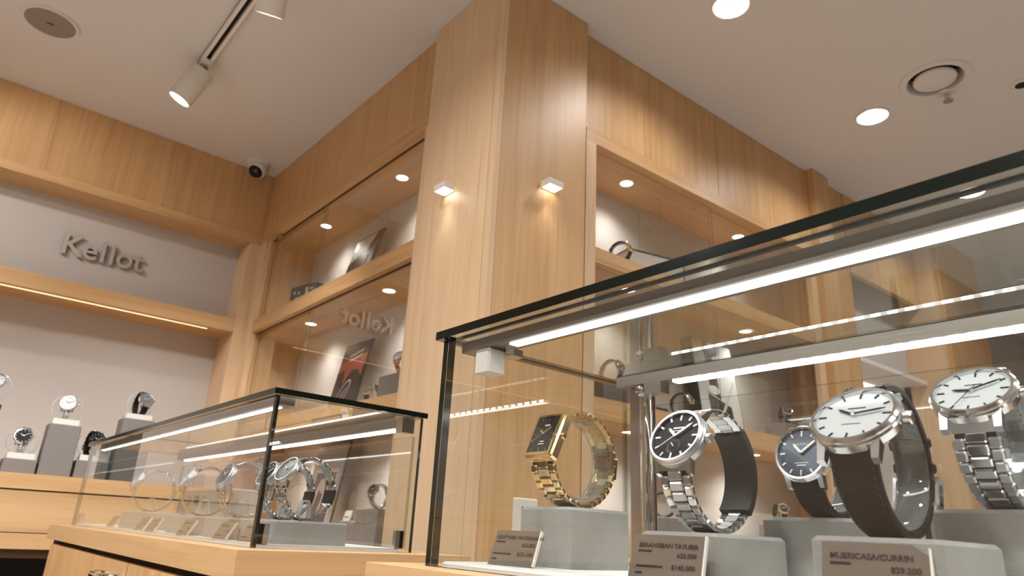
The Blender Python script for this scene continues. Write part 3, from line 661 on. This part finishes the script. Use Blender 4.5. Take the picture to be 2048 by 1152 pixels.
# ---------- near case: blocks, watches, tags
pedestal('tall grey fabric block under the gold rectangular watch', (.430, .428, ZD), (.506, .492, 1.075))
pedestal('low grey block under the steel watch with the black subdial face', (.412, .276, ZD), (.500, .340, 1.058))
pedestal('low grey block under the white-faced watch with dark brown strap', (.392, .136, ZD), (.482, .203, 1.0585))
pedestal('grey block under the slate-dial watch with black strap', (.508, .234, ZD), (.570, .300, 1.073))
pedestal('grey block at the right edge under the white-faced steel bracelet watch', (.498, .100, ZD), (.575, .178, 1.079))
watch('gold rectangular watch with black dial and link bracelet in the near case', (.462, .455, 1.075), 180, Rr=.0405, e=25, metal='gold', edge='gold', dial='dial_black', marks='gold', hmat='gold', rect=True, hr=.0200, width=.0300, hands=(305, 52, 235), cuff_arc=(80, 292),
      logo=(('#.32', .0085, .0032), ('#.26', -.0075, .0014), ('#.36', -.0100, .0014)))
watch('steel bracelet watch with black subdial face and black inner cuff, near case', (.452, .306, 1.058), 180, Rr=.0425, e=27, metal='steel_satin', edge='steel', dial='dial_black', hr=.0226, width=.0252, hands=(312, 52, 232), sub=1, cuff='black_matte', cuff_arc=(132, 222), sectors=1,
      logo=(('#.40', .0068, .0022), ('#.44', .0048, .0009)))
watch('large white-faced watch on dark brown leather strap, blurred in the near case', (.434, .174, 1.0585), 180, Rr=.0415, e=44, pos=29, kind='strap', strap='leather_brown', metal='steel', dial='dial_white', marks='blue_steel', hmat='blue_steel', hr=.0252, width=.0250, hands=(300, 80), cuff_arc=(95, 280),
      logo=(('#.40', .0065, .0016), ('#.42', -.0075, .0009)))
watch('slate-dial watch on black leather strap in the back row of the near case', (.536, .259, 1.073), 180, Rr=.0355, e=12, kind='strap', strap='leather_black', metal='steel', dial='dial_slate', hr=.0212, width=.0220, hands=(318, 52), sectors=1, cuff_arc=(120, 280),
      logo=(('YAITB BAR A', .0062, .0018), ('#.5', -.0075, .0008), ('#.34', -.0094, .0014)))
watch('white-faced steel bracelet watch at the right edge of the near case', (.532, .142, 1.079), 180, Rr=.0435, e=45, pos=34, metal='steel', edge='steel_satin', dial='dial_white', marks='blue_steel', hmat='blue_steel', hr=.0250, width=.0265, hands=(278, 62, 205), cuff_arc=(95, 280),
      logo=(('#.40', .0065, .0016), ('#.42', -.0065, .0009)))

def price_tag(loc, yaw, lean, w, h, lines, label, mat='tag_paper', holder=True):
    t = tag(empty('price_tag', T(*loc) @ RZ(yaw) @ RX(-lean)), label, 'price tag')       # local: x right, z up, faces -y
    obj('card', B((-w/2, 0, .0008), (w/2, .0012, h)), mat, t)
    if holder:
        obj('holder_foot', B((-w/2, -.001, 0), (w/2, .014, .0008)), 'acrylic', t)
        obj('holder_edge', B((w/2, -.0012, .0008), (w/2+.0012, .0018, h)), 'tag_white', t)
    for (txt, x, z, sz, al) in lines:
        if txt.startswith('#'):
            w_ = float(txt[1:]); x0 = x if al == 'LEFT' else x-w_; obj('printed_line', B((x0, -.0005, z), (x0+w_, 0, z+sz)), 'ink', t); continue
        link('lettering', text_mesh(txt, sz, 0, 'ink', 0.0001, al), t, T(x, -.0004, z) @ RX(90))
    return t
L1 = lambda nm, pr, pr2=None: [(nm, -.021, .0225, .0042, 'LEFT'), ('#.010', -.021, .0196, .0010, 'LEFT'), (pr, .021, .0165, .0042, 'RIGHT')]+([('#.019', -.021, .0096, .0010, 'LEFT'), (pr2, .021, .0088, .0044, 'RIGHT'), ('#.005', -.021, .0052, .0010, 'LEFT')] if pr2 else [('#.016', -.021, .0096, .0010, 'LEFT')])
price_tag((.395, .462, ZD), -80, 22, .047, .030, L1('KEHTYABU WATKAUANG', '612.000', '$121.100'), 'beige price tag in front of the gold watch block')
price_tag((.386, .300, ZD), -80, 20, .052, .031, L1('BERANGBAN TAYUBIB', '632.000', '$145.000'), 'beige price tag in front of the black-faced steel watch')
price_tag((.379, .165, ZD), -78, 18, .050, .031, L1('MUERICASA/CURRIN', '829.200'), 'blurred price tag in front of the brown-strap watch')

# ---------- far case (left): blocks with tabs, bracelet watches, tags
ZDL = ZL+.005
def tab(w):
    pts = [(0, -.010, .0), (0, -.0065, .0235), (0, -.004, .027), (0, .004, .027), (0, .0065, .0235), (0, .010, .0)]
    b = MB()
    for dx in (-.004, .004): b.tube([(p[0]+dx, p[1], p[2]) for p in pts], .0011, 6)
    b.add([(-.004, p[1], p[2]) for p in pts]+[(.004, p[1], p[2]) for p in pts], [(i, i+1, 7+i, 6+i) for i in range(5)])
    obj('holder_tab', b, 'acrylic_rim', w, T(0, 0, .0006) @ RZ(90))
A_ = pedestal('low grey block at the near end of the far case holding two watches', (.398, .955, ZDL), (.508, 1.085, 1.054))
B_ = pedestal('low grey block in the far case under the third bracelet watch from the post', (.392, 1.115, ZDL), (.476, 1.225, 1.054))
C_ = pedestal('low grey block in the far case in front of the tall labelled block', (.392, 1.29, ZDL), (.476, 1.43, 1.054))
D_ = pedestal('low grey block at the far end of the far case', (.385, 1.62, ZDL), (.470, 1.76, 1.058))
E_ = pedestal('tall grey block with small printed swatches in the far case', (.485, 1.40, ZDL), (.555, 1.72, 1.108))
for k in range(3): obj('printed_swatch', B((-.0362, .06-k*.045, .055), (-.035, .085-k*.045, .072)), 'grey_warm' if k != 1 else 'steel_dark', E_)
kw = dict(metal='steel_satin', edge='steel', detail=2, width=.0215, hr=.0215)
tab(watch('steel bracelet watch nearest the glass corner in the far case', (.452, .988, 1.054), 190, Rr=.0425, e=33, dial='dial_grey', cuff='black_matte', cuff_arc=(178, 204), **kw))
tab(watch('steel bracelet watch second from the near corner of the far case', (.450, 1.052, 1.054), 188, Rr=.041, e=30, dial='dial_black', cuff='black_matte', cuff_arc=(178, 204), **kw))
tab(watch('steel bracelet watch seen just left of the dark glass corner post', (.430, 1.163, 1.054), 184, Rr=.0420, e=26, dial='dial_black', cuff=None, **kw))
tab(watch('two-tone bracelet watch in front of the tall swatch block in the far case', (.430, 1.36, 1.054), 178, Rr=.0415, e=30, dial='dial_white', metal='steel_satin', edge='rose', detail=2, cuff=None, width=.0215, hr=.0215))
tab(watch('steel bracelet watch at the far left end of the far case', (.424, 1.69, 1.058), 182, Rr=.0415, e=28, dial='dial_white', marks='blue_steel', hmat='blue_steel', cuff=None, **kw))
for k, (x, y, nm) in enumerate(((.386, 1.020, 'KARTUBAN'), (.370+.005, 1.095, 'WATKAUANG'), (.372, 1.265, 'TAYUBIB'), (.372, 1.46, 'BERANGAN'), (.374, 1.545, 'CURRIN'), (.376, 1.80, 'MUERICA'))):
    place = ('beside the near double block', 'between the first two blocks', 'between the middle blocks', 'just past the swatch block front', 'before the farthest block', 'at the far end')[k]
    price_tag((x, y, ZDL), -84, 30, .045, .028, [('#.026', -.019, .021, .0018, 'LEFT'), ('#.014', .019, .0125, .0018, 'RIGHT'), ('#.018', -.019, .006, .0014, 'LEFT')], 'beige leaning price card in the far case '+place)

# ---------- sign-wall counter watches
ZKC = 1.162
def k_block(label, x0, x1, zt, mat='grey_warm', plate=True, y0=2.868, y1=2.955):
    o = pedestal(label, (x0, y0, ZKC), (x1, y1, zt), mat, name='display_block')
    if plate:
        w = (x1-x0)/2
        obj('label_plate', B((-w*.86, -.036, zt-ZKC), (w*.80, -.006, zt-ZKC+.019)), 'tag_white', o)
        obj('clear_foot', B((-w*.92, -.006, zt-ZKC), (w*.86, .028, zt-ZKC+.012)), 'acrylic', o)
    return o
k_block('low grey block on the sign-wall counter at left under a dark-dial steel watch', .243, .338, 1.208)
k_block('tall grey block on the sign-wall counter under the white-dial watch', .345, .442, 1.335)
k_block('low dark-shaded grey block beside the tall block under a black sports watch', .452, .552, 1.222)
k_block('tall stepped grey block near the corner post under a black-strap watch', .566, .672, 1.385)
k_block('black block cut by the left edge of the picture', .085, .196, 1.375, 'black_block')
kk = dict(detail=1, width=.024, hr=.0280, Rr=.046, e=20, cuff=None)
def hoop(w):
    obj('clear_hoop', MB().tube([(-.004, .047*math.cos(2*math.pi*k/40), .049+.047*math.sin(2*math.pi*k/40)) for k in range(41)], .0017, 8), 'acrylic_rim', w, None, True); return w
hoop(watch('steel watch with black dial on the low left block of the sign-wall counter', (.286, 2.918, 1.220), -98, metal='steel', dial='dial_black', **kk))
hoop(watch('white-dial steel watch on the tall block of the sign-wall counter', (.390, 2.918, 1.347), -98, metal='steel', dial='dial_white', marks='blue_steel', hmat='blue_steel', bezel='fluted', **kk))
hoop(watch('black sports watch behind the top edge of the far case', (.494, 2.918, 1.234), -80, kind='strap', metal='steel_dark', dial='dial_black', strap='leather_black', **kk))
hoop(watch('silver-dial watch on black strap on the block near the corner post', (.622, 2.918, 1.397), -80, kind='strap', metal='steel', dial='dial_grey', strap='leather_black', **kk))
hoop(watch('white-dial watch half cut by the left picture edge', (.165, 2.918, 1.387), -98, metal='steel', dial='dial_white', marks='blue_steel', hmat='blue_steel', **kk))

# ---------- niche displays
def poster(label, X, w, h, lean, base, shapes, rim='black_block', text=(), cat='poster', depth=.008):
    t = tag(empty('display_poster', X @ RX(-lean)), label, cat)         # local x right, z up, faces -y
    obj('backing', B((-w/2, 0, 0), (w/2, depth, h)), rim, t)
    obj('print', B((-w/2+.004, -.0012, .004), (w/2-.004, 0, h-.004)), base, t)
    for k, (pts, mt) in enumerate(shapes):
        obj('printed_shape', MB().poly([(x*w/2, z*h) for x, z in pts], 0, .0004, 0), mt, t, T(0, -.0014-.0003*k, 0) @ RX(90))
    for (s_, x, z, sz) in text: link('lettering', text_mesh(s_, sz, 0, 'white_print', 0, 'CENTER'), t, T(x*w/2, -.004, z*h) @ RX(90))
    return t
def ell(cx, cz, rx, rz, n=24, rot=0., a0=0, a1=360):
    out = []
    for k in range(n):
        a = R(a0+(a1-a0)*k/n); x, z = rx*math.cos(a), rz*math.sin(a); out.append((cx+x*math.cos(rot)-z*math.sin(rot), cz+x*math.sin(rot)+z*math.cos(rot)))
    return out
FM = lambda y, z, x=1.18, a=-90: T(x, y, z) @ RZ(a)       # facing -X in the middle niches (local x -> -y)
poster('dark glossy poster leaning in the top niche of the middle cabinet', FM(2.350, 1.9065, 1.130), .215, .265, 14, 'poster_dark',
       [([(-.95, .55), (.2, .72), (.6, .97), (-.95, .97)], 'poster_pale'), (ell(-.45, .74, .42, .12, rot=.2), 'poster_white'), ([(-.1, .02), (.1, .02), (.5, .55), (.35, .62)], 'poster_plum'), ([(.55, .3), (.9, .35), (.92, .8), (.6, .75)], 'poster_plum')])
poster('red and black poster with a pale ring in the lower niche of the middle cabinet', FM(2.355, 1.4225, 1.150), .21, .30, 11, 'poster_black',
       [([(-.95, .62), (.95, .55), (.95, .97), (-.95, .97)], 'poster_dark'), ([(-.95, .60), (.0, .70), (.95, .66), (.95, .82), (-.2, .80), (-.95, .74)], 'poster_red'), ([(-.3, .42), (.1, .62), (.6, .60), (.9, .50), (.9, .68), (-.5, .70)], 'poster_red'),
        ([(-.35, .80), (.6, .86), (.58, .89), (-.35, .83)], 'poster_pale'), ([(-.25, .74), (.6, .79), (.58, .815), (-.25, .765)], 'poster_pale'), (ell(-.15, .25, .52, .17, rot=.35), 'poster_grey'), (ell(-.15, .255, .45, .14, rot=.35), 'poster_black'), (ell(-.1, .22, .42, .11, rot=.35), 'poster_plum')],
       )
poster('pale poster with a brown framed picture in the bottom niche of the middle cabinet', FM(2.44, 1.0, 1.150), .245, .345, 9, 'poster_grey',
       [([(-.7, .1), (.75, .1), (.75, .72), (-.7, .72)], 'poster_pale'), ([(-.62, .13), (.67, .13), (.67, .68), (-.62, .68)], 'poster_plum'), (ell(-.1, .42, .3, .2), 'poster_pale'), ([(-.5, .13), (-.1, .13), (.1, .45), (-.2, .5)], 'leather_tan')])
bx = tag(empty('display_box', FM(2.69, 1.9065, 1.085, -78)), 'small black box sign with white markings in the top niche, middle cabinet', 'box')
obj('body', MB().cham((-.085, 0, 0), (.085, .06, .095), .002), 'black_block', bx)
for k, (x, z, w, h) in enumerate(((-.06, .06, .012, .012), (-.03, .055, .012, .012), (-.045, .035, .02, .008), (.02, .05, .018, .03), (.05, .065, .02, .01), (.05, .045, .02, .01))): obj('printed_mark', B((x, -.0008, z), (x+w, 0, z+h)), 'white_print', bx)
cd = tag(empty('table_card', FM(2.53, 1.9065, 1.075, -60)), 'small dark folded card on the top shelf of the middle cabinet', 'card')
obj('leaf', B((-.03, 0, 0), (.03, .001, .035)), 'poster_dark', cd, RX(-20)); obj('rear_leaf', B((-.03, 0, 0), (.03, .001, .035)), 'poster_dark', cd, T(0, .024, 0) @ RX(20))
kn = dict(detail=1, Rr=.036, hr=.020, width=.019, cuff_arc=(-170, 170))
pedestal('grey block in the lower niche of the middle cabinet next to the column', (1.10, 1.78, 1.4225), (1.18, 1.945+.04, 1.515), 'grey_warm')
watch('gold-toned watch standing on the grey block beside the column, lower niche', (1.14, 1.90, 1.515), 195, metal='rose', dial='dial_white', marks='blue_steel', hmat='blue_steel', **kn)
watch('gold and black watch left of the grey block in the lower niche', (1.12, 2.045, 1.4225), 205, kind='strap', metal='gold', dial='dial_grey', strap='leather_black', **kn)
pedestal('stepped grey block in the bottom niche behind the far case', (1.10, 1.90, 1.0), (1.20, 2.03, 1.105), 'grey_warm')
pedestal('lower grey step beside the stepped block in the bottom niche', (1.10, 2.032, 1.0), (1.18, 2.14, 1.065), 'grey_warm')
watch('steel watch on the stepped block behind the far case', (1.14, 1.965, 1.105), 195, metal='steel', dial='dial_black', **kn)
for k, (y, z) in enumerate(((2.09, 1.065), (2.20, 1.0))):
    c_ = tag(empty('label_stand', FM(y, z, 1.10)), ('white label stand on the lower grey step, bottom niche', 'white label stand at the foot of the pale poster, bottom niche')[k], 'label stand')
    obj('card', B((-.022, 0, 0), (.022, .003, .034)), 'tag_white', c_, RX(-15)); obj('foot', B((-.022, 0, 0), (.022, .03, .003)), 'tag_white', c_)
    obj('printed_line', B((-.016, -.0006, .012), (.012, 0, .015)), 'ink', c_, RX(-15))

def RW(u, off, z, a=0): return WR @ T(u, off, z) @ RZ(a)
def rw_watch(label, u, off, z, turn, **k):
    p = wr(u, off, z); return watch(label, (p.x, p.y, p.z), -92.5+turn, **k)
pedestal('small grey block on the top shelf right of the column', (.225, .06, 1.891), (.305, .14, 1.925), 'grey_warm', WR)
rw_watch('gold watch on black strap on the top shelf right of the column', .262, .10, 1.925, 22, kind='strap', metal='gold', dial='dial_black', marks='gold', hmat='gold', strap='leather_black', **kn)
gb = tag(empty('display_box', RW(.435, .09, 1.891, -12)), 'white display box with black edges on the top shelf right of the column', 'box')
obj('body', B((-.118, -.0, 0), (.118, .085, .108)), 'poster_pale', gb)
ed = MB()
for x in (-.12, .116):
    for y in (-.002, .083): ed.box((x, y, 0), (x+.004, y+.004, .11))
for y in (-.002, .083): ed.box((-.12, y, .106), (.12, y+.004, .11)).box((-.12, y, 0), (.12, y+.004, .004))
for x in (-.12, .116): ed.box((x, -.002, .106), (x+.004, .087, .11))
obj('edge_frame', ed, 'black_block', gb)
for k in range(6): obj('printed_mark', B((.0+.016*(k % 3), -.001, .05+.02*(k//3)), (.011+.016*(k % 3), 0, .062+.02*(k//3))), 'poster_grey', gb)
pedestal('tall dark grey block on the middle shelf right of the column', (.135, .05, 1.432), (.270, .135, 1.507), 'grey_warm', WR)
rw_watch('steel watch on taupe strap on the middle shelf right of the column', .215, .095, 1.507, 12, kind='strap', metal='steel', dial='dial_grey', strap='leather_tan', **kn)
lb = tag(empty('label_stand', RW(.415, .06, 1.432)), 'grey printed label stand on the middle shelf behind the chrome post', 'label stand')
obj('card', B((-.04, 0, 0), (.04, .003, .045)), 'poster_grey', lb, RX(-12)); obj('foot', B((-.04, 0, 0), (.04, .03, .003)), 'poster_grey', lb); obj('printed_line', B((-.03, -.0006, .018), (.03, 0, .026)), 'ink', lb, RX(-12))
ac = obj('acrylic_block', MB().cham((-.05, -.03, 0), (.05, .03, .022), .002), 'acrylic', None, RW(.56, .09, 1.432)); tag(ac, 'clear acrylic block under the navy-strap watch on the middle shelf', 'display block')
rw_watch('steel watch with dark dial on navy strap on the middle shelf', .545, .09, 1.454, 18, kind='strap', metal='steel', dial='dial_black', strap='leather_navy', **kn)
poster('tall white poster with dark figure on the middle shelf behind the near case', RW(.84, .13, 1.432), .245, .355, 8, 'poster_white',
       [([(-.42, .42), (.05, .36), (-.02, .72), (-.22, .98), (-.5, .98), (-.4, .7)], 'poster_plum'), ([(-.3, .80), (.2, .86), (.25, .98), (-.3, .98)], 'poster_black'), ([(-.5, .06), (.55, .02), (.5, .30), (.1, .34), (-.55, .40)], 'poster_black'), (ell(-.25, .45, .28, .05), 'white_paint'), ([(-.05, .2), (.05, .18), (.85, .58), (.8, .61)], 'poster_pale')], rim='black_block', depth=.05)
pedestal('small grey block at the right end of the middle shelf', (1.105, .05, 1.432), (1.255, .14, 1.503), 'grey_warm', WR)
rw_watch('dark open bangle watch on the block at the right end of the middle shelf', 1.175, .095, 1.503, -35, kind='strap', metal='steel', dial='dial_black', strap='leather_black', **kn)
pedestal('grey block in the bottom niche behind the chrome post', (.37, .05, 1.0), (.53, .14, 1.125), 'grey_warm', WR)
rw_watch('steel watch on black strap low behind the chrome post', .45, .095, 1.125, 25, kind='strap', metal='steel', dial='dial_white', marks='blue_steel', hmat='blue_steel', strap='leather_black', **kn)
pedestal('grey block in the bottom niche between the black-faced and slate watches', (1.02, .05, 1.0), (1.16, .14, 1.135), 'grey_warm', WR)
rw_watch('small gold-buckled dark watch low between the near watches', 1.09, .095, 1.135, -30, kind='strap', metal='gold', dial='dial_black', strap='leather_black', **kn)
